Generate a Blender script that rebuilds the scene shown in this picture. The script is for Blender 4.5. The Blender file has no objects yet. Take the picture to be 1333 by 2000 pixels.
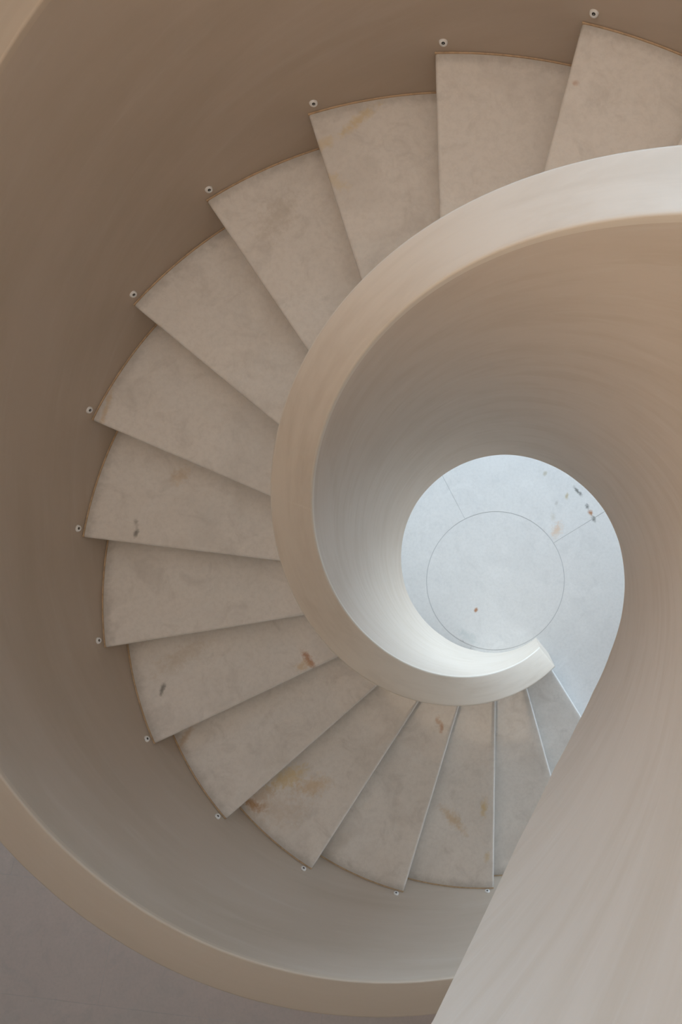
import bpy, bmesh, math, random
from mathutils import Vector

# ------------------------------------------------------------------ camera
sc = bpy.context.scene
COL = sc.collection
IMG_W, IMG_H = 1333, 2000
F_PX, PPX, PPY = 1681.68, 434.18, -52.32        # focal length and principal point offset (pixels)
cam_d = bpy.data.cameras.new('camera')
cam = bpy.data.objects.new('camera', cam_d)
COL.objects.link(cam)
cam.location = (0.14616, -0.09217, 4.40812)
cam.rotation_euler = (0.1357, -0.04508, -0.03985)
cam_d.sensor_width = 36.0
cam_d.lens = F_PX / IMG_H * 36.0
cam_d.shift_x = -PPX / IMG_H
cam_d.shift_y = PPY / IMG_H
cam_d.clip_start = 0.01
sc.camera = cam

# ------------------------------------------------------------------ world, daylight, exposure
vs = sc.view_settings
vs.view_transform = 'Standard'
vs.look = 'None'
vs.gamma = 1.0
vs.use_curve_mapping = False
vs.exposure = 0.0
sc.cycles.use_denoising = True
sc.cycles.max_bounces = 8
sc.cycles.diffuse_bounces = 7
sc.cycles.glossy_bounces = 3
sc.cycles.transmission_bounces = 2
sc.cycles.use_adaptive_sampling = True
sc.cycles.adaptive_threshold = 0.1
sc.cycles.adaptive_min_samples = 16
sc.cycles.sample_clamp_indirect = 4.0

world = bpy.data.worlds.new('overcast_sky')
sc.world = world
world.use_nodes = True
world.node_tree.nodes['Background'].inputs[0].default_value = (0.75, 0.87, 1.0, 1)
world.node_tree.nodes['Background'].inputs[1].default_value = 0.3

# room limits (metres)
RX0, RX1, RY0, RY1, RZ = -4.0, 4.0, -4.0, 3.0, 7.4
SLAB0, SLAB1 = 3.62, 3.91     # unseen upper slab, added to block light around the stairwell
# window and roof daylight plus added fills west, south, east: (name, centre, facing direction, width, height, watts, colour)
SKY = (0.63, 0.82, 1.0)
ROOF_R = 1.82                              # radius of the round roof light above the stair
DAYLIGHT_AND_FILL = [
    ('daylight_lower', (0.6, RY1 - 0.05, 0.80), (0, -1, 0), 5.0, 1.4, 188, SKY),
    ('daylight_upper', (1.2, RY1 - 0.05, 5.8), (0, -1, 0), 5.0, 2.0, 182, (0.41, 0.70, 1.0)),
    ('fill_west', (RX0 + 0.05, -0.5, 5.3), (1, 0, 0), 4.0, 1.8, 46, (1.0, 0.75, 0.52)),  # added warm fill for the right well face, with its own unseen window
    ('fill_south', (-0.5, RY0 + 0.05, 5.3), (0, 1, 0), 4.0, 1.8, 48, (1.0, 0.72, 0.46)),  # added warm fill for well and treads; its window is unseen too
    ('fill_east', (RX1 - 0.05, 0.9, 0.80), (-1, 0, 0), 2.4, 1.4, 38, (0.60, 0.80, 1.0)),  # added cool fill to lift the lowest steps, behind an unseen window
    ('daylight_roof', (0.0, 0.0, RZ - 0.02), (0, 0, -1), 2 * ROOF_R, 0, 47, (1.0, 0.73, 0.48)),
]
for nm, loc, d, w, hh, pw, colr in DAYLIGHT_AND_FILL:
    ld = bpy.data.lights.new(nm, 'AREA')
    ld.shape = 'RECTANGLE' if hh else 'DISK'; ld.size = w
    if hh: ld.size_y = hh
    ld.energy = pw; ld.color = colr
    lo = bpy.data.objects.new(nm, ld)
    COL.objects.link(lo)
    lo.location = loc
    lo.rotation_euler = Vector(d).to_track_quat('-Z', 'Y').to_euler()

# ------------------------------------------------------------------ stair geometry constants
H = 0.17                      # rise of one step
PHI1, DPHI = -1.04843, 0.28155
R_WELL, R_IN = 0.33588, 0.43464      # inner balustrade faces
R_OUT, R_OUT2 = 1.3, 1.40635         # outer balustrade faces
NOSE_OFF = 0.02804
RAIL_IN, RAIL_OUT = 0.84045, 0.850
T0 = 0.57                     # where the balustrades begin
T1 = 24.7                     # top end of the flight
N_TREADS = 23

BOT = [(0, -0.62), (5.8, -0.70), (6.9, -0.640), (7.9, -0.588), (9.5, -0.556), (10.5, -0.535), (11.6, -0.520),
       (13, -0.526), (15.2, -0.540), (16.5, -0.562), (17.5, -0.568), (18.6, -0.556), (19.4, -0.566), (20.24, -0.600),
       (20.9, -0.640), (21.58, -0.690), (22.25, -0.700), (22.75, -0.662), (23.22, -0.588), (23.72, -0.449),
       (24.02, -0.331), (24.16, -0.275), (24.25, -0.237), (24.5, -0.19), (25, -0.16), (30, -0.16)]

def well_bottom(t):
    for (a, va), (b, vb) in zip(BOT, BOT[1:]):
        if t <= b:
            s = (t - a) / (b - a)
            return max(0.0, H * t + va + (vb - va) * s)
    return H * t + BOT[-1][1]

def soffit(t):
    d = -0.56 if t < 20 else -0.56 + min(1.0, (t - 20) / 4.5) * 0.40
    return max(0.0, H * t + d)

def ang(t):
    return PHI1 - (t - 1) * DPHI

def pol(r, t, z):
    a = ang(t)
    return Vector((r * math.cos(a), r * math.sin(a), z))

# ------------------------------------------------------------------ node helpers
def new_mat(name):
    m = bpy.data.materials.new(name)
    m.use_nodes = True
    nt = m.node_tree
    b = nt.nodes['Principled BSDF']
    return m, nt, b

def N(nt, typ, **kw):
    n = nt.nodes.new(typ)
    for k, v in kw.items():
        setattr(n, k, v)
    return n

def link(nt, a, b):
    nt.links.new(a, b)

def noise(nt, vec, scale, detail=4.0, rough=0.55, dist=0.0):
    n = N(nt, 'ShaderNodeTexNoise')
    n.inputs['Scale'].default_value = scale
    n.inputs['Detail'].default_value = detail
    n.inputs['Roughness'].default_value = rough
    n.inputs['Distortion'].default_value = dist
    link(nt, vec, n.inputs['Vector'])
    return n.outputs['Fac']

def ramp(nt, fac, a, b, lo=0.0, hi=1.0, smooth=True):
    n = N(nt, 'ShaderNodeMapRange')
    n.interpolation_type = 'SMOOTHSTEP' if smooth else 'LINEAR'
    n.inputs['From Min'].default_value = a
    n.inputs['From Max'].default_value = b
    n.inputs['To Min'].default_value = lo
    n.inputs['To Max'].default_value = hi
    link(nt, fac, n.inputs['Value'])
    return n.outputs['Result']

def math_(nt, op, a, b=None):
    n = N(nt, 'ShaderNodeMath', operation=op)
    for i, x in enumerate((a, b)):
        if x is None:
            continue
        if isinstance(x, (int, float)):
            n.inputs[i].default_value = x
        else:
            link(nt, x, n.inputs[i])
    return n.outputs[0]

def mix(nt, fac, a, b):
    n = N(nt, 'ShaderNodeMix', data_type='RGBA')
    if isinstance(fac, (int, float)):
        n.inputs[0].default_value = fac
    else:
        link(nt, fac, n.inputs[0])
    for s, x in ((6, a), (7, b)):
        if isinstance(x, tuple):
            n.inputs[s].default_value = (*x, 1)
        else:
            link(nt, x, n.inputs[s])
    return n.outputs[2]

def mapped(nt, vec, scale=(1, 1, 1), rot=(0, 0, 0), loc=(0, 0, 0)):
    n = N(nt, 'ShaderNodeMapping')
    n.inputs['Scale'].default_value = scale
    n.inputs['Rotation'].default_value = rot
    n.inputs['Location'].default_value = loc
    link(nt, vec, n.inputs['Vector'])
    return n.outputs[0]

def bump(nt, bsdf, height, strength, dist):
    n = N(nt, 'ShaderNodeBump')
    n.inputs['Strength'].default_value = strength
    n.inputs['Distance'].default_value = dist
    link(nt, height, n.inputs['Height'])
    link(nt, n.outputs[0], bsdf.inputs['Normal'])

# ------------------------------------------------------------------ materials
def marble(name, base=(0.81, 0.79, 0.765), cloud=(0.68, 0.655, 0.625), spots=(), seed=0.0, rough=0.06, cloud_amt=0.9, outer_dirt=False):
    """polished pale marble; spots = (x, y, rx, ry, angle_deg, colour, strength) mineral stains and dark patches at world positions"""
    m, nt, b = new_mat(name)
    pos = N(nt, 'ShaderNodeNewGeometry').outputs['Position']
    v = mapped(nt, pos, loc=(seed * 3.1, seed * 1.7, seed * 2.3))
    big = noise(nt, v, 3.2, 3, 0.6, 0.6)
    med = noise(nt, mapped(nt, v, (1, 1, 1), (0.3, 0.2, 0.6)), 11, 5, 0.62, 0.9)
    fine = noise(nt, v, 70, 2, 0.7)
    c1 = ramp(nt, big, 0.45, 0.72)
    c2 = ramp(nt, med, 0.48, 0.74)
    col = mix(nt, math_(nt, 'MULTIPLY', c1, cloud_amt * 0.7), base, cloud)
    col = mix(nt, math_(nt, 'MULTIPLY', c2, cloud_amt * 0.7), col, tuple(x * 0.93 for x in cloud))
    light = ramp(nt, noise(nt, mapped(nt, v, loc=(9, 4, 2)), 7, 5, 0.6, 1.2), 0.52, 0.75)
    col = mix(nt, math_(nt, 'MULTIPLY', light, 0.45), col, tuple(min(0.9, x * 1.09) for x in base))
    col = mix(nt, ramp(nt, fine, 0.35, 0.75, 0.0, 0.16), col, tuple(x * 0.75 for x in cloud))
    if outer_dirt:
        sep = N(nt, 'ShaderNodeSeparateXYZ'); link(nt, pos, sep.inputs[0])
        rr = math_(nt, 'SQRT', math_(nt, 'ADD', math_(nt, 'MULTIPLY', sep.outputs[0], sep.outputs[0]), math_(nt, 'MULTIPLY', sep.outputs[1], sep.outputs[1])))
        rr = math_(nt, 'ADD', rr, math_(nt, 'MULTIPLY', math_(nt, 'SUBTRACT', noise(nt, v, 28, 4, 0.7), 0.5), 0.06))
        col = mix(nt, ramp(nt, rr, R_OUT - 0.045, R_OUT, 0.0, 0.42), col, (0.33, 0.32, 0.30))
    for i, (x, y, rx, ry, an, colr, st) in enumerate(spots):
        q = N(nt, 'ShaderNodeVectorMath', operation='SUBTRACT')
        link(nt, pos, q.inputs[0]); q.inputs[1].default_value = (x, y, 0)
        a = math.radians(an)
        u = N(nt, 'ShaderNodeVectorMath', operation='DOT_PRODUCT'); link(nt, q.outputs[0], u.inputs[0])
        u.inputs[1].default_value = (math.cos(a) / rx, math.sin(a) / rx, 0)
        w = N(nt, 'ShaderNodeVectorMath', operation='DOT_PRODUCT'); link(nt, q.outputs[0], w.inputs[0])
        w.inputs[1].default_value = (-math.sin(a) / ry, math.cos(a) / ry, 0)
        d = math_(nt, 'SQRT', math_(nt, 'ADD', math_(nt, 'MULTIPLY', u.outputs['Value'], u.outputs['Value']),
                                    math_(nt, 'MULTIPLY', w.outputs['Value'], w.outputs['Value'])))
        if i == 0:
            nz = noise(nt, pos, 46, 4, 0.68, 0.5)
        d = math_(nt, 'ADD', d, math_(nt, 'MULTIPLY', math_(nt, 'SUBTRACT', nz, 0.5), 1.9))
        col = mix(nt, ramp(nt, d, 0.05, 1.0, st, 0.0), col, colr)
    link(nt, col, b.inputs['Base Color'])
    b.inputs['Roughness'].default_value = rough
    b.inputs['Specular IOR Level'].default_value = 0.6
    return m

def plaster(name, base=(0.67, 0.575, 0.485), dark=(0.605, 0.505, 0.405), light=(0.715, 0.64, 0.56), stretch=(1.3, 7.0), rough=0.5, amt=1.0, seams=(), edges=None):
    """trowelled lime plaster; UV is metres along the helix and metres above it"""
    m, nt, b = new_mat(name)
    uv = N(nt, 'ShaderNodeUVMap'); uv.uv_map = 'UVMap'
    uv = uv.outputs[0]
    brush = noise(nt, mapped(nt, uv, (stretch[0], stretch[1], 1), (0, 0, 0.05)), 3.0, 4, 0.62, 0.35)
    brush2 = noise(nt, mapped(nt, uv, (stretch[0] * 1.4, stretch[1] * 2.6, 1), (0, 0, -0.06), (3, 7, 0)), 4.0, 5, 0.65, 0.5)
    cloud = noise(nt, mapped(nt, uv, (1, 1.6, 1), loc=(11, 5, 0)), 2.4, 3, 0.6, 0.8)
    fine = noise(nt, mapped(nt, uv, (1, 2, 1)), 60, 2, 0.6)
    col = mix(nt, ramp(nt, brush, 0.42, 0.68, 0, 0.75 * amt), base, dark)
    col = mix(nt, ramp(nt, brush2, 0.50, 0.74, 0, 0.55 * amt), col, light)
    col = mix(nt, ramp(nt, cloud, 0.46, 0.70, 0, 0.40 * amt), col, tuple(x * 0.97 for x in dark))
    col = mix(nt, ramp(nt, fine, 0.4, 0.8, 0, 0.10 * amt), col, light)
    sep = None
    for (u0, v0, v1, colr) in seams:
        if sep is None:
            sep = N(nt, 'ShaderNodeSeparateXYZ'); link(nt, uv, sep.inputs[0])
        wob = math_(nt, 'MULTIPLY', math_(nt, 'SUBTRACT', noise(nt, uv, 45, 3), 0.5), 0.012)
        d = math_(nt, 'ABSOLUTE', math_(nt, 'ADD', math_(nt, 'SUBTRACT', sep.outputs[0], u0), wob))
        k = ramp(nt, d, 0.0005, 0.0035, 0.75, 0.0)
        k = math_(nt, 'MULTIPLY', k, ramp(nt, noise(nt, uv, 90, 2), 0.42, 0.6))
        k = math_(nt, 'MULTIPLY', k, ramp(nt, sep.outputs[1], v0, v1, 1, 0))
        col = mix(nt, k, col, colr)
    if edges:                                   # rubbed arrises with a bevel highlight painted in, along both coping edges
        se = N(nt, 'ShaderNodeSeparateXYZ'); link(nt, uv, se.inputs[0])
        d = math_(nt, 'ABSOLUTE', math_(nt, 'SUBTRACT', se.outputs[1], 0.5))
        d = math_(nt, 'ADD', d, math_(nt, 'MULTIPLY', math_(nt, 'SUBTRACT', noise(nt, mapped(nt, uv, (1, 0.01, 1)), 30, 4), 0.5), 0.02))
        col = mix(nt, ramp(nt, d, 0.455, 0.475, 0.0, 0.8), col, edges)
    link(nt, col, b.inputs['Base Color'])
    b.inputs['Roughness'].default_value = rough
    b.inputs['Specular IOR Level'].default_value = 0.3
    return m

def plain(name, colr, rough=0.5, metal=0.0, var=0.06, scale=12):
    m, nt, b = new_mat(name)
    pos = N(nt, 'ShaderNodeNewGeometry').outputs['Position']
    f = noise(nt, pos, scale, 4, 0.6)
    col = mix(nt, ramp(nt, f, 0.35, 0.7), colr, tuple(x * (1 - var) for x in colr))
    link(nt, col, b.inputs['Base Color'])
    b.inputs['Roughness'].default_value = rough
    b.inputs['Metallic'].default_value = metal
    return m

RUST, OCHRE, GREY, YEL = (0.42, 0.16, 0.045), (0.62, 0.42, 0.18), (0.16, 0.16, 0.15), (0.70, 0.56, 0.30)
STAINS = {
    7: [(-0.640, -0.268, 0.055, 0.020, 125, RUST, 0.75), (-0.662, -0.285, 0.040, 0.028, 20, OCHRE, 0.5),
        (-1.1577, -0.3454, 0.034, 0.014, 70, GREY, 0.75), (-1.10, -0.24, 0.16, 0.05, 30, (0.60, 0.52, 0.42), 0.45)],
    5: [(-0.940, -0.830, 0.075, 0.026, 150, (0.45, 0.22, 0.06), 0.85), (-0.905, -0.795, 0.09, 0.05, 30, (0.60, 0.45, 0.30), 0.5), (-0.805, -0.735, 0.11, 0.05, 20, YEL, 0.75),
        (-0.71, -0.775, 0.10, 0.05, 10, OCHRE, 0.5), (-0.83, -0.86, 0.16, 0.09, 0, (0.62, 0.52, 0.42), 0.45)],
    4: [(-0.225, -0.575, 0.045, 0.018, 115, (0.50, 0.24, 0.09), 0.6), (-0.215, -0.60, 0.025, 0.014, 60, RUST, 0.55),
        (-0.155, -0.90, 0.012, 0.012, 0, GREY, 0.45)],
    3: [(-0.056, -0.965, 0.055, 0.022, 85, YEL, 0.8), (-0.192, -1.005, 0.10, 0.035, 130, OCHRE, 0.5), (-0.05, -1.17, 0.03, 0.015, 80, YEL, 0.5)],
    9: [(-1.1164, 0.185, 0.020, 0.011, 70, GREY, 0.75), (-1.1173, 0.2204, 0.020, 0.012, 95, GREY, 0.45), (-0.98, 0.37, 0.05, 0.035, 40, OCHRE, 0.3)],
    13: [(-0.262, 1.215, 0.10, 0.020, 40, YEL, 0.6), (-0.355, 1.15, 0.08, 0.02, 30, YEL, 0.4), (-0.33, 1.05, 0.07, 0.03, 150, YEL, 0.35)],
    12: [(-0.52, 1.03, 0.12, 0.06, 60, (0.50, 0.45, 0.38), 0.4)],
    6: [(-1.14, -0.54, 0.09, 0.02, 60, (0.55, 0.40, 0.26), 0.55)],
    10: [(-1.145, 0.56, 0.10, 0.012, 75, OCHRE, 0.4)],
    15: [(0.3067, 1.1027, 0.012, 0.010, 0, RUST, 0.4)],
}
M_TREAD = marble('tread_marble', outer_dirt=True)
M_RISER = marble('riser_marble', seed=4)
FLOOR_SPOTS = [(0.437, 0.476, 0.030, 0.012, 120, GREY, 0.9), (0.456, 0.452, 0.022, 0.012, 120, (0.08, 0.08, 0.08), 0.8), (0.489, 0.385, 0.020, 0.013, 120, (0.10, 0.10, 0.10), 0.8),
               (0.503, 0.352, 0.026, 0.018, 120, RUST, 0.85), (0.519, 0.322, 0.028, 0.014, 110, GREY, 0.8), (0.326, 0.272, 0.055, 0.036, 60, (0.75, 0.50, 0.32), 0.6),
               (0.277, 0.566, 0.022, 0.014, 60, (0.45, 0.40, 0.28), 0.6), (0.386, 0.447, 0.022, 0.013, 80, (0.50, 0.40, 0.20), 0.7),
               (0.31, 0.34, 0.03, 0.02, 80, (0.62, 0.58, 0.50), 0.5), (0.33, 0.41, 0.02, 0.012, 80, (0.5, 0.48, 0.45), 0.5)]
FB, FC = (0.79, 0.785, 0.78), (0.70, 0.70, 0.70)
M_FLOOR = marble('floor_tile_stone', base=(0.66, 0.555, 0.515), cloud=(0.58, 0.52, 0.49), cloud_amt=0.7, rough=0.4)
M_RING = marble('ring_marble', base=FB, cloud=FC, cloud_amt=0.5, spots=FLOOR_SPOTS, seed=2, rough=0.42)
M_MED = marble('medallion_marble', base=FB, cloud=FC, cloud_amt=0.5, seed=5, rough=0.42,
               spots=[(-0.098, -0.12, 0.018, 0.011, 60, RUST, 0.9), (-0.175, -0.275, 0.035, 0.012, -30, (0.12, 0.14, 0.14), 0.7), (-0.14, -0.25, 0.10, 0.03, -35, (0.60, 0.64, 0.64), 0.6)])  # last two spots darken the medallion edge at the wall foot
M_GROUT = plain('floor_joint', (0.55, 0.56, 0.57), 0.8)
M_WELL = plaster('well_plaster', amt=0.75)
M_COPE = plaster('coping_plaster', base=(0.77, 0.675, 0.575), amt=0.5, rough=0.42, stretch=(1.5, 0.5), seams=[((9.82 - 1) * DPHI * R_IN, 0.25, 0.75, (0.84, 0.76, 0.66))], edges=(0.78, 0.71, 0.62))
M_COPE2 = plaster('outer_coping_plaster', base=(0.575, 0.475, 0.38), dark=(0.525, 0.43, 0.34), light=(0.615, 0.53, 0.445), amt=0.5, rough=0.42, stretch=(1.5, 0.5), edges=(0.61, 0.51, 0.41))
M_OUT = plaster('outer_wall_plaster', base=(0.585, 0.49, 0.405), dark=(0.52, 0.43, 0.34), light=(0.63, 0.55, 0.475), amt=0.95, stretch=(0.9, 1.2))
M_SOFF = plaster('soffit_plaster', amt=0.4)
M_BEAD = plain('joint_sealant', (0.57, 0.405, 0.255), 0.55, 0, 0.25, 60)
M_WALL = plain('room_wall_paint', (0.68, 0.61, 0.53), 0.7)
M_CEIL = plain('ceiling_paint', (0.70, 0.60, 0.49), 0.8)
M_SLAB = plain('slab_underside_tone', (0.54, 0.44, 0.345), 0.8)  # unseen surface, toned brown to cut cool bounce on the lower stair
M_OPAL = plain('opal_glazing', (0.80, 0.79, 0.77), 0.5)
M_FRAME = plain('window_frame_paint', (0.30, 0.28, 0.26), 0.4)
M_LAMP = plain('fixture_aluminium', (0.86, 0.87, 0.88), 0.42, 0.0, 0.04, 200)
M_HOLE = plain('fixture_black', (0.010, 0.010, 0.010), 0.3)
M_LENS = plain('fixture_lens', (0.22, 0.22, 0.22), 0.15)
def glass_mat():
    m, nt, b = new_mat('window_glass')
    b.inputs['Base Color'].default_value = (0.95, 0.98, 1, 1)
    b.inputs['Roughness'].default_value = 0.02
    b.inputs['Transmission Weight'].default_value = 1.0
    b.inputs['IOR'].default_value = 1.45
    return m
M_GLASS = glass_mat()

# ------------------------------------------------------------------ object helpers
def mesh_obj(name, verts, faces, mat, parent=None, uvs=None, smooth=None):
    me = bpy.data.meshes.new(name)
    me.from_pydata([tuple(v) for v in verts], [], faces)
    if uvs is not None:
        lay = me.uv_layers.new(name='UVMap')
        for poly in me.polygons:
            for li in poly.loop_indices:
                lay.data[li].uv = uvs[me.loops[li].vertex_index]
    me.materials.append(mat)
    if smooth is not None:
        me.polygons.foreach_set('use_smooth', [True] * len(me.polygons))
        me.set_sharp_from_angle(angle=math.radians(smooth))
    o = bpy.data.objects.new(name, me)
    COL.objects.link(o)
    o.parent = parent
    return o

def copy_obj(src, parent):
    o = src.copy(); COL.objects.link(o); o.parent = parent
    return o

def boxes(name, parts, mat, parent=None):
    vs_, fs = [], []
    for (x0, x1, y0, y1, z0, z1) in parts:
        b = len(vs_)
        vs_ += [(x0, y0, z0), (x1, y0, z0), (x1, y1, z0), (x0, y1, z0), (x0, y0, z1), (x1, y0, z1), (x1, y1, z1), (x0, y1, z1)]
        fs += [tuple(b + i for i in f) for f in ((0, 3, 2, 1), (4, 5, 6, 7), (0, 1, 5, 4), (1, 2, 6, 5), (2, 3, 7, 6), (3, 0, 4, 7))]
    return mesh_obj(name, vs_, fs, mat, parent)

def empty(name, loc=(0, 0, 0)):
    o = bpy.data.objects.new(name, None); COL.objects.link(o); o.location = loc
    o.empty_display_size = 0.1
    return o

def tag(o, label=None, cat=None, group=None, kind=None):
    for k, v in (('label', label), ('category', cat), ('group', group), ('kind', kind)):
        if v: o[k] = v
    return o

def sweep(name, profile, t0, t1, n, mat, parent, closed=True, caps=True, smooth=35):
    """sweep a profile(t) -> [(r, z, w)] along the helix; w is the cross-wise UV coordinate"""
    verts, uvs, faces = [], [], []
    rows = []
    for i in range(n + 1):
        t = t0 + (t1 - t0) * i / n
        row = []
        for (r, z, w) in profile(t):
            row.append(len(verts)); verts.append(pol(r, t, z)); uvs.append(((t - 1) * DPHI * R_IN, w))
        rows.append(row)
    k = len(rows[0])
    for a, b in zip(rows, rows[1:]):
        for j in range(k if closed else k - 1):
            j2 = (j + 1) % k
            faces.append((a[j], a[j2], b[j2], b[j]))
    if caps and closed:
        faces.append(tuple(reversed(rows[0]))); faces.append(tuple(rows[-1]))
    o = mesh_obj(name, verts, faces, mat, parent, uvs, smooth)
    bm = bmesh.new(); bm.from_mesh(o.data); bmesh.ops.recalc_face_normals(bm, faces=bm.faces); bm.to_mesh(o.data); bm.free()
    return o

# ------------------------------------------------------------------ the room
def floor():
    fl = boxes('floor', [(RX0 - 0.15, RX1 + 0.15, RY0 - 0.15, RY1 + 0.15, -0.20, -0.0012)], M_GROUT)
    tag(fl, 'pale marble floor of the stair hall', kind='structure')
    # round medallion under the well and the four curved slabs around it
    def sector(name, r0, r1, a0, a1, mat, n=48, full=False, cx=0.0, cy=0.0):
        verts, faces = [], []
        top, dep = 0.0, -0.0020
        if full:
            ring = [(cx + r1 * math.cos(2 * math.pi * i / n), cy + r1 * math.sin(2 * math.pi * i / n)) for i in range(n)]
        else:
            aa = [a0 + (a1 - a0) * i / n for i in range(n + 1)]
            ring = [(cx + r0 * math.cos(a), cy + r0 * math.sin(a)) for a in aa][::-1]
            ring = [(r1 * math.cos(a), r1 * math.sin(a)) for a in aa] + ring
        k = len(ring)
        verts = [(x, y, top) for x, y in ring] + [(x, y, dep) for x, y in ring]
        faces = [tuple(range(k))] + [(i, i + k, (i + 1) % k + k, (i + 1) % k) for i in range(k)]
        return mesh_obj(name, verts, faces, mat, fl)
    sector('medallion', 0, 0.3475, 0, 0, M_MED, 96, True, 0.0066, 0.028)
    js = [math.radians(a) for a in (30.5, 115.0, 248.0, 299.0)]
    g = 0.0022
    for i in range(4):
        a0 = js[i]; a1 = js[(i + 1) % 4] + (2 * math.pi if i == 3 else 0)
        sector('curved_slab', 0.3505, 1.47, a0 + g, a1 - g, M_RING, 40, False, 0.0066, 0.028)
    # rectangular tiles beyond, laid at a slight angle
    rot = math.radians(-10.0)
    e1 = (math.cos(rot), math.sin(rot)); e2 = (-math.sin(rot), math.cos(rot))
    tw, th, gap = 1.04, 0.52, 0.0010
    o_ = (-1.885, -1.76)                                  # a point on a cross joint
    base_v = (-2.377 * e2[0] + -1.264 * e2[1])            # a long joint
    base_u = o_[0] * e1[0] + o_[1] * e1[1]
    hw, hh = tw / 2 - gap / 2, th / 2 - gap / 2
    proto = None
    for j in range(-9, 12):
        off = 0.0 if j % 2 == 0 else tw / 2
        for i in range(-6, 7):
            u = base_u + off + (i + 0.5) * tw; w = base_v + (j - 0.5) * th
            cxx, cyy = u * e1[0] + w * e2[0], u * e1[1] + w * e2[1]
            cor = [(cxx + a * hw * e1[0] + b * hh * e2[0], cyy + a * hw * e1[1] + b * hh * e2[1]) for a in (-1, 1) for b in (-1, 1)]
            if all(math.hypot(x, y) < 1.46 for x, y in cor):
                continue
            if any(not (RX0 < x < RX1 and RY0 < y < RY1) for x, y in cor):
                continue
            if proto is None:
                z0, z1, bv = -0.0020, -0.0002, 0.0004
                v = [(-hw, -hh, z0), (hw, -hh, z0), (hw, hh, z0), (-hw, hh, z0), (-hw, -hh, z1 - bv), (hw, -hh, z1 - bv), (hw, hh, z1 - bv), (-hw, hh, z1 - bv),
                     (-hw + bv, -hh + bv, z1), (hw - bv, -hh + bv, z1), (hw - bv, hh - bv, z1), (-hw + bv, hh - bv, z1)]
                f = [(0, 3, 2, 1), (8, 9, 10, 11)] + [(a, (a + 1) % 4, (a + 1) % 4 + 4, a + 4) for a in range(4)] + [(a + 4, (a + 1) % 4 + 4, (a + 1) % 4 + 8, a + 8) for a in range(4)]
                proto = mesh_obj('floor_tile', v, f, M_FLOOR, fl)
                t_ = proto
            else:
                t_ = copy_obj(proto, fl)
            t_.location = (cxx, cyy, 0); t_.rotation_euler = (0, 0, rot)
    return fl
floor()

def nbox(x0, x1, z0, z1, d0=0.0, d1=0.15):
    return (x0, x1, RY1 + d0, RY1 + d1, z0, z1)
def wbox(y0, y1, z0, z1, d0=0.0, d1=0.15):
    return (RX0 - d1, RX0 - d0, y0, y1, z0, z1)
def window(n, bx, a0, a1, z0, z1, label, nc=4):
    k = tag(empty('window_%d' % n), label, kind='structure')
    F = 0.07
    boxes('window_frame', [bx(a0, a0 + F, z0, z1, 0.03, 0.11), bx(a1 - F, a1, z0, z1, 0.03, 0.11), bx(a0 + F, a1 - F, z0, z0 + F, 0.03, 0.11), bx(a0 + F, a1 - F, z1 - F, z1, 0.03, 0.11)], M_FRAME, k)
    for i in range(nc):
        p0 = a0 + (a1 - a0) * i / nc; p1 = p0 + (a1 - a0) / nc
        if i:
            boxes('mullion', [bx(p0 - 0.03, p0 + 0.03, z0 + F, z1 - F, 0.04, 0.10)], M_FRAME, k)
        boxes('window_pane', [bx(p0 + 0.03 + 0.04 * (i == 0), p1 - 0.03 - 0.04 * (i == nc - 1), z0 + F, z1 - F, 0.065, 0.075)], M_GLASS, k)
LX0, LX1, UX0, UX1 = -1.9, 3.1, -1.3, 3.7
north = boxes('wall_north', [nbox(RX0, LX0, 0, 1.55), nbox(LX1, RX1, 0, 1.55), nbox(LX0, LX1, 0, 0.05), nbox(RX0, RX1, 1.55, 4.8),
                             nbox(RX0, UX0, 4.8, 6.8), nbox(UX1, RX1, 4.8, 6.8), nbox(RX0, RX1, 6.8, RZ)], M_WALL)
tag(north, 'beige plaster wall with two rows of windows north of the stair', kind='structure')
window(1, nbox, LX0, LX1, 0.05, 1.55, 'low wide window in the north wall of the stair hall', 3)
window(2, nbox, UX0, UX1, 4.8, 6.8, 'high wide window in the north wall of the stair hall')
west = boxes('wall_west', [wbox(RY0, RY1, 0, 4.4), wbox(RY0, -2.5, 4.4, 6.2), wbox(1.5, RY1, 4.4, 6.2), wbox(RY0, RY1, 6.2, RZ)], M_WALL)
tag(west, 'beige plaster wall with one added high window west of the stair', kind='structure')
window(3, wbox, -2.5, 1.5, 4.4, 6.2, 'unseen high window added in the west wall for a warm fill light')
def ebox(y0, y1, z0, z1, d0=0.0, d1=0.15):
    return (RX1 + d0, RX1 + d1, y0, y1, z0, z1)
east = boxes('wall_east', [ebox(RY0, -0.3, 0, 1.55), ebox(2.1, RY1, 0, 1.55), ebox(-0.3, 2.1, 0, 0.05), ebox(RY0, RY1, 1.55, RZ)], M_WALL)
tag(east, 'beige plaster wall with one added low window east of the stair', kind='structure')
window(4, ebox, -0.3, 2.1, 0.05, 1.55, 'unseen low window added in the east wall for a cool fill light', 2)
def sbox(x0, x1, z0, z1, d0=0.0, d1=0.15):
    return (x0, x1, RY0 - d1, RY0 - d0, z0, z1)
south = boxes('wall_south', [sbox(RX0, RX1, 0, 4.4), sbox(RX0, -2.5, 4.4, 6.2), sbox(1.5, RX1, 4.4, 6.2), sbox(RX0, RX1, 6.2, RZ)], M_WALL)
tag(south, 'beige plaster wall with one added high window south of the stair', kind='structure')
window(5, sbox, -2.5, 1.5, 4.4, 6.2, 'unseen high window added in the south wall for a warm fill light')
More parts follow.
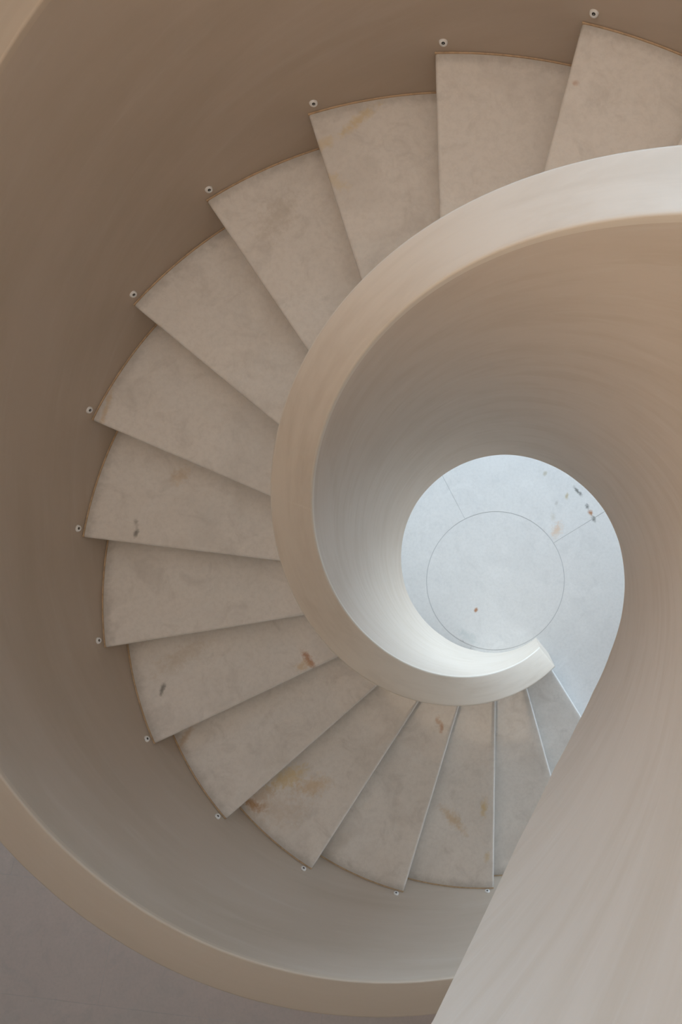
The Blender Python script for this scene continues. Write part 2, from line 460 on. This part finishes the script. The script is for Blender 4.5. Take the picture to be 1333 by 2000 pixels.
def holed_slab(name, r, z0, z1, mat_top, mat_rest):
    """slab filling the room plan with a round opening about the stair axis"""
    n = 96
    def edge(x, y):
        k = min((RX1 if x > 0 else RX0) / x if abs(x) > 1e-6 else 1e9, (RY1 if y > 0 else RY0) / y if abs(y) > 1e-6 else 1e9)
        return (x * k, y * k)
    angs = sorted(set([2 * math.pi * i / n for i in range(n)] + [math.atan2(y, x) % (2 * math.pi) for x in (RX0, RX1) for y in (RY0, RY1)]))
    ring = [(r * math.cos(a), r * math.sin(a)) for a in angs]
    out = [edge(x, y) for x, y in ring]
    n = len(angs)
    v = [(x, y, z) for z in (z0, z1) for pts in (ring, out) for x, y in pts]
    f = []
    for i in range(n):
        j = (i + 1) % n
        f += [(i, j, n + j, n + i), (2 * n + i, 3 * n + i, 3 * n + j, 2 * n + j), (i, 2 * n + i, 2 * n + j, j)]
    o = mesh_obj(name, v, f, mat_top)
    o.data.materials.append(mat_rest)
    for p_ in o.data.polygons:
        if p_.center.z < z1 - 0.01:
            p_.material_index = 1
    return o
def disc(name, r0, r1, z0, z1, mat, parent):
    n = 96
    prof = [(r1, z0), (r1, z1), (r0, z1), (r0, z0)]
    v = [(r * math.cos(2 * math.pi * i / n), r * math.sin(2 * math.pi * i / n), z) for r, z in prof for i in range(n)]
    f = [(j * n + i, j * n + (i + 1) % n, (j + 1) % 4 * n + (i + 1) % n, (j + 1) % 4 * n + i) for j in range(4) for i in range(n)]
    return mesh_obj(name, v, f, mat, parent)
tag(holed_slab('ceiling', ROOF_R + 0.02, RZ, RZ + 0.2, M_CEIL, M_CEIL), 'pale beige ceiling around the round roof light', kind='structure')
k6 = tag(empty('window_6'), 'large round warm roof light above the stairwell', kind='structure')
disc('window_frame', ROOF_R - 0.05, ROOF_R + 0.015, RZ + 0.02, RZ + 0.12, M_FRAME, k6)
disc('window_pane', 0.001, ROOF_R - 0.05, RZ + 0.06, RZ + 0.075, M_OPAL, k6)
tag(holed_slab('shade_slab', R_OUT2 + 0.012, SLAB0, SLAB1, M_FLOOR, M_SLAB), 'unseen upper slab added to block light, with a round opening for the stair', kind='structure')  # slab added to keep upper light off the outer floor and rim

# ------------------------------------------------------------------ the staircase
stair = empty('spiral_staircase')
tag(stair, 'helical staircase with pale marble treads between two curved beige plaster balustrades', 'staircase')

BV, CT = 0.006, 0.018
def inner_body(t):
    zt = H * t + RAIL_IN - CT; zb = well_bottom(t)
    zt = max(zt, zb + 0.02)
    zi = zb if zb > 0 else 0.0
    return [(R_WELL, zi, zi - H * t), (R_WELL, zt, zt - H * t), (R_IN, zt, zt - H * t), (R_IN, zi, zi - H * t)]
def cope(ra, rb, rail):
    def f(t):
        z1 = H * t + rail; z0 = z1 - CT
        pts = [(ra, z0)]
        for i in range(5):
            a = math.pi - i * math.pi / 8
            pts.append((ra + BV + BV * math.cos(a), z1 - BV + BV * math.sin(a)))
        for i in range(5):
            a = math.pi / 2 - i * math.pi / 8
            pts.append((rb - BV + BV * math.cos(a), z1 - BV + BV * math.sin(a)))
        pts.append((rb, z0))
        return [(r, z, (r - ra) / (rb - ra) + ((z - z1) * 6 if r < ra + 0.5 * (rb - ra) else (z1 - z) * 6)) for r, z in pts]
    return f
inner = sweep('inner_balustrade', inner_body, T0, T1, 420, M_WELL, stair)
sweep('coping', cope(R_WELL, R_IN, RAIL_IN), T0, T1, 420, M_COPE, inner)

def outer_body(t):
    zt = H * t + RAIL_OUT - CT; zb = soffit(t)
    return [(R_OUT, zb, zb - H * t), (R_OUT, zt, zt - H * t), (R_OUT2, zt, zt - H * t + 3), (R_OUT2, zb, zb - H * t + 3)]
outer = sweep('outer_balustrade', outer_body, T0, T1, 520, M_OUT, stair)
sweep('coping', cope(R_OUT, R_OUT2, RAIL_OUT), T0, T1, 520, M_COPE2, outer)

def soff(t):
    zb = soffit(t)
    return [(R_IN, zb, 0), (R_OUT, zb, 0.87), (R_OUT, zb + 0.04, 0.91), (R_IN, zb + 0.04, 1.8)]
sweep('soffit', soff, 3.5, T1, 260, M_SOFF, stair)

# one tread, modelled for the lowest step, then turned and raised for each step
def tread_mesh():
    r_in, r_out, th, bv = R_IN - 0.004, R_OUT - 0.0050, 0.034, 0.009
    def nose(r):
        al = math.sqrt(r * r - NOSE_OFF ** 2); a = ang(1)
        return (al * math.cos(a) - NOSE_OFF * math.sin(a), al * math.sin(a) + NOSE_OFF * math.cos(a))
    front = [nose(r_in), nose(r_out)]
    aF = math.atan2(front[1][1], front[1][0]); aI = math.atan2(front[0][1], front[0][0])
    aB = ang(2) + 0.005                   # tucked under the step above
    n = 14
    # direction into the tread, away from the nosing
    dx, dy = front[1][0] - front[0][0], front[1][1] - front[0][1]
    L = math.hypot(dx, dy); nx, ny = dy / L, -dx / L
    secs = []                             # cross-sections along the nose: (inset, z)
    prof = [(0.002, H - th + 0.003), (0.0, H - th + 0.008), (0.0, H - bv)] + [(bv - bv * math.cos(q * math.pi / 10), H - bv + bv * math.sin(q * math.pi / 10)) for q in (1, 2, 3, 4, 5)]
    verts, faces = [], []
    def add(x, y, z):
        verts.append((x, y, z)); return len(verts) - 1
    nrow = []
    for (ins, z) in prof:
        nrow.append([add(front[0][0] + nx * ins, front[0][1] + ny * ins, z), add(front[1][0] + nx * ins, front[1][1] + ny * ins, z)])
    for a, b in zip(nrow, nrow[1:]):
        faces.append((a[0], a[1], b[1], b[0]))
    aF2 = math.atan2(verts[nrow[-1][1]][1], verts[nrow[-1][1]][0]); aI2 = math.atan2(verts[nrow[-1][0]][1], verts[nrow[-1][0]][0])
    oc = [add(r_out * math.cos(aF2 + (aB - aF2) * i / n), r_out * math.sin(aF2 + (aB - aF2) * i / n), H) for i in range(1, n + 1)]
    ic = [add(r_in * math.cos(aI2 + (aB - aI2) * i / n), r_in * math.sin(aI2 + (aB - aI2) * i / n), H) for i in range(1, n + 1)]
    O = [nrow[-1][1]] + oc; I = [nrow[-1][0]] + ic
    for i in range(n):
        faces.append((I[i], O[i], O[i + 1], I[i + 1]))
    # underside and edges
    zb = H - th
    Ob = [add(verts[i][0], verts[i][1], zb) for i in O]; Ib = [add(verts[i][0], verts[i][1], zb) for i in I]
    fb = [add(front[0][0], front[0][1], zb), add(front[1][0], front[1][1], zb)]
    for i in range(n):
        faces.append((Ib[i], Ib[i + 1], Ob[i + 1], Ob[i]))
        faces.append((O[i], Ob[i], Ob[i + 1], O[i + 1]))
        faces.append((I[i], I[i + 1], Ib[i + 1], Ib[i]))
    faces.append((I[-1], O[-1], Ob[-1], Ib[-1]))
    faces.append((fb[0], fb[1], nrow[0][1], nrow[0][0])); faces.append((fb[0], Ib[0], Ob[0], fb[1]))
    faces.append((fb[0],) + tuple(q[0] for q in nrow) + (Ib[0],)); faces.append((fb[1], Ob[0]) + tuple(q[1] for q in reversed(nrow)))
    o = mesh_obj('tread', verts, faces, M_TREAD, stair)
    bm = bmesh.new(); bm.from_mesh(o.data); bmesh.ops.recalc_face_normals(bm, faces=bm.faces); bm.to_mesh(o.data); bm.free()
    o.data.polygons.foreach_set('use_smooth', [True] * len(o.data.polygons)); o.data.set_sharp_from_angle(angle=math.radians(50))
    # riser, set back under the nose
    sb, rt = 0.016, 0.02
    rz0, rz1 = 0.001, H - th - 0.0005
    q = [(front[0][0] + nx * sb, front[0][1] + ny * sb), (front[1][0] + nx * sb, front[1][1] + ny * sb),
         (front[1][0] + nx * (sb + rt), front[1][1] + ny * (sb + rt)), (front[0][0] + nx * (sb + rt), front[0][1] + ny * (sb + rt))]
    q[1] = (q[1][0] * 0.9975, q[1][1] * 0.9975); q[2] = (q[2][0] * 0.9975, q[2][1] * 0.9975)
    v = [(x, y, rz0) for x, y in q] + [(x, y, rz1) for x, y in q]
    r = mesh_obj('riser', v, [(0, 1, 2, 3), (7, 6, 5, 4)] + [(i, i + 4, (i + 1) % 4 + 4, (i + 1) % 4) for i in range(4)], M_RISER, stair)
    bm = bmesh.new(); bm.from_mesh(r.data); bmesh.ops.recalc_face_normals(bm, faces=bm.faces); bm.to_mesh(r.data); bm.free()
    # sealant bead closing the gap between tread and outer wall
    bv_, bf = [], []
    for i in range(n + 1):
        a = aF + (aB - aF) * i / n
        for (rr, z) in ((R_OUT - 0.0048, H - 0.012), (R_OUT - 0.0048, H - 0.0010), (R_OUT - 0.0036, H + 0.0016), (R_OUT - 0.0008, H + 0.0030), (R_OUT - 0.0002, H - 0.012)):
            bv_.append((rr * math.cos(a), rr * math.sin(a), z))
    for i in range(n):
        for j in range(5):
            j2 = (j + 1) % 5
            bf.append((i * 5 + j, i * 5 + j2, (i + 1) * 5 + j2, (i + 1) * 5 + j))
    bf += [(0, 1, 2, 3, 4), tuple(n * 5 + j for j in (4, 3, 2, 1, 0))]
    bd = mesh_obj('sealant_bead', bv_, bf, M_BEAD, o)
    bm = bmesh.new(); bm.from_mesh(bd.data); bmesh.ops.recalc_face_normals(bm, faces=bm.faces); bm.to_mesh(bd.data); bm.free()
    return o, r, bd
tr0, rs0, bd0 = tread_mesh()
for k in range(1, N_TREADS + 1):
    if k == 1:
        tr, rs, bd = tr0, rs0, bd0
    else:
        tr = copy_obj(tr0, stair); rs = copy_obj(rs0, stair); bd = copy_obj(bd0, tr)
    for o in (tr, rs):
        o.location = (0, 0, (k - 1) * H); o.rotation_euler = (0, 0, -(k - 1) * DPHI)
    if k in STAINS:
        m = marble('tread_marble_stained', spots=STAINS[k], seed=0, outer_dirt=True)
        tr.material_slots[0].link = 'OBJECT'; tr.material_slots[0].material = m

# ------------------------------------------------------------------ step lights in the outer wall
def revolve(name, prof, mat, parent, n=28, cy=0.0, sq=1.0):
    """revolve (radius, depth) about the local x axis; +x points out of the wall"""
    verts, faces = [], []
    for (r, d) in prof:
        for i in range(n):
            a = 2 * math.pi * i / n
            verts.append((d, r * math.cos(a), cy + sq * r * math.sin(a)))
    for j in range(len(prof) - 1):
        for i in range(n):
            i2 = (i + 1) % n
            faces.append((j * n + i, j * n + i2, (j + 1) * n + i2, (j + 1) * n + i))
    faces.append(tuple(range(n))); faces.append(tuple(reversed(range((len(prof) - 1) * n, len(prof) * n))))
    o = mesh_obj(name, verts, faces, mat, parent, None, 40)
    bm = bmesh.new(); bm.from_mesh(o.data); bmesh.ops.recalc_face_normals(bm, faces=bm.faces); bm.to_mesh(o.data); bm.free()
    return o

def set_screw(parent):
    """small dark screw head on top of the bezel"""
    n, r = 12, 0.0026
    v = [(0.0030 + r * math.cos(2 * math.pi * i / n), 1.3 * r * math.sin(2 * math.pi * i / n), z) for z in (0.0100, 0.0117) for i in range(n)]
    f = [tuple(range(n)), tuple(reversed(range(n, 2 * n)))] + [(i, n + i, n + (i + 1) % n, (i + 1) % n) for i in range(n)]
    o = mesh_obj('set_screw', v, f, M_HOLE, parent)
    bm = bmesh.new(); bm.from_mesh(o.data); bmesh.ops.recalc_face_normals(bm, faces=bm.faces); bm.to_mesh(o.data); bm.free()
    return o

LIGHT_LABELS = {
    3: 'small round white step light nearest the foot of the stair, beside the big plaster curve',
    4: 'second lowest round step light in the outer wall',
    5: 'third lowest round step light, below the corner of the tread with ochre stains',
    6: 'fourth lowest round step light, just above the tread with ochre stains',
    7: 'round step light beside the tread with a rust vein and a dark speck',
    8: 'round step light one step above the tread with the rust vein',
    9: 'leftmost round step light, beside the tread with a brown speck near its nosing',
    10: 'round step light next above the leftmost one in the outer wall',
    11: 'round step light two steps above the leftmost one',
    12: 'fourth highest round step light in view, at the upper left of the spiral',
    13: 'third highest round step light in view, by the tread with a yellow vein',
    14: 'second highest round step light in view, near the top of the picture',
    15: 'highest round step light in view, at the upper right of the picture',
}
proto = screw = None
for k in range(3, 16):
    t = k - 0.008
    root = empty('step_light')
    if proto is None:
        parts = [revolve('bezel', [(0.0112, -0.009), (0.0112, 0.0016), (0.0108, 0.0045), (0.0094, 0.0070), (0.0070, 0.0085), (0.0048, 0.0088), (0.0044, 0.0080), (0.0042, 0.0050)], M_LAMP, root),
                 revolve('aperture', [(0.0044, 0.0045), (0.0044, 0.0066), (0.0036, 0.0069)], M_HOLE, root),
                 revolve('lens', [(0.0022, 0.0066), (0.0022, 0.0073), (0.0010, 0.0076)], M_LENS, root, 16, -0.0012),
                 ]
        proto = parts
    else:
        for p_ in proto:
            copy_obj(p_, root)
    if k <= 7:
        screw = screw or set_screw(root)
        if screw.parent is not root: copy_obj(screw, root)
    root.location = pol(R_OUT, t, H * k + 0.041)
    root.rotation_euler = (0, -math.radians(26), ang(t) + math.pi)
    tag(root, LIGHT_LABELS[k], 'step light', 'round step lights along the outer wall')
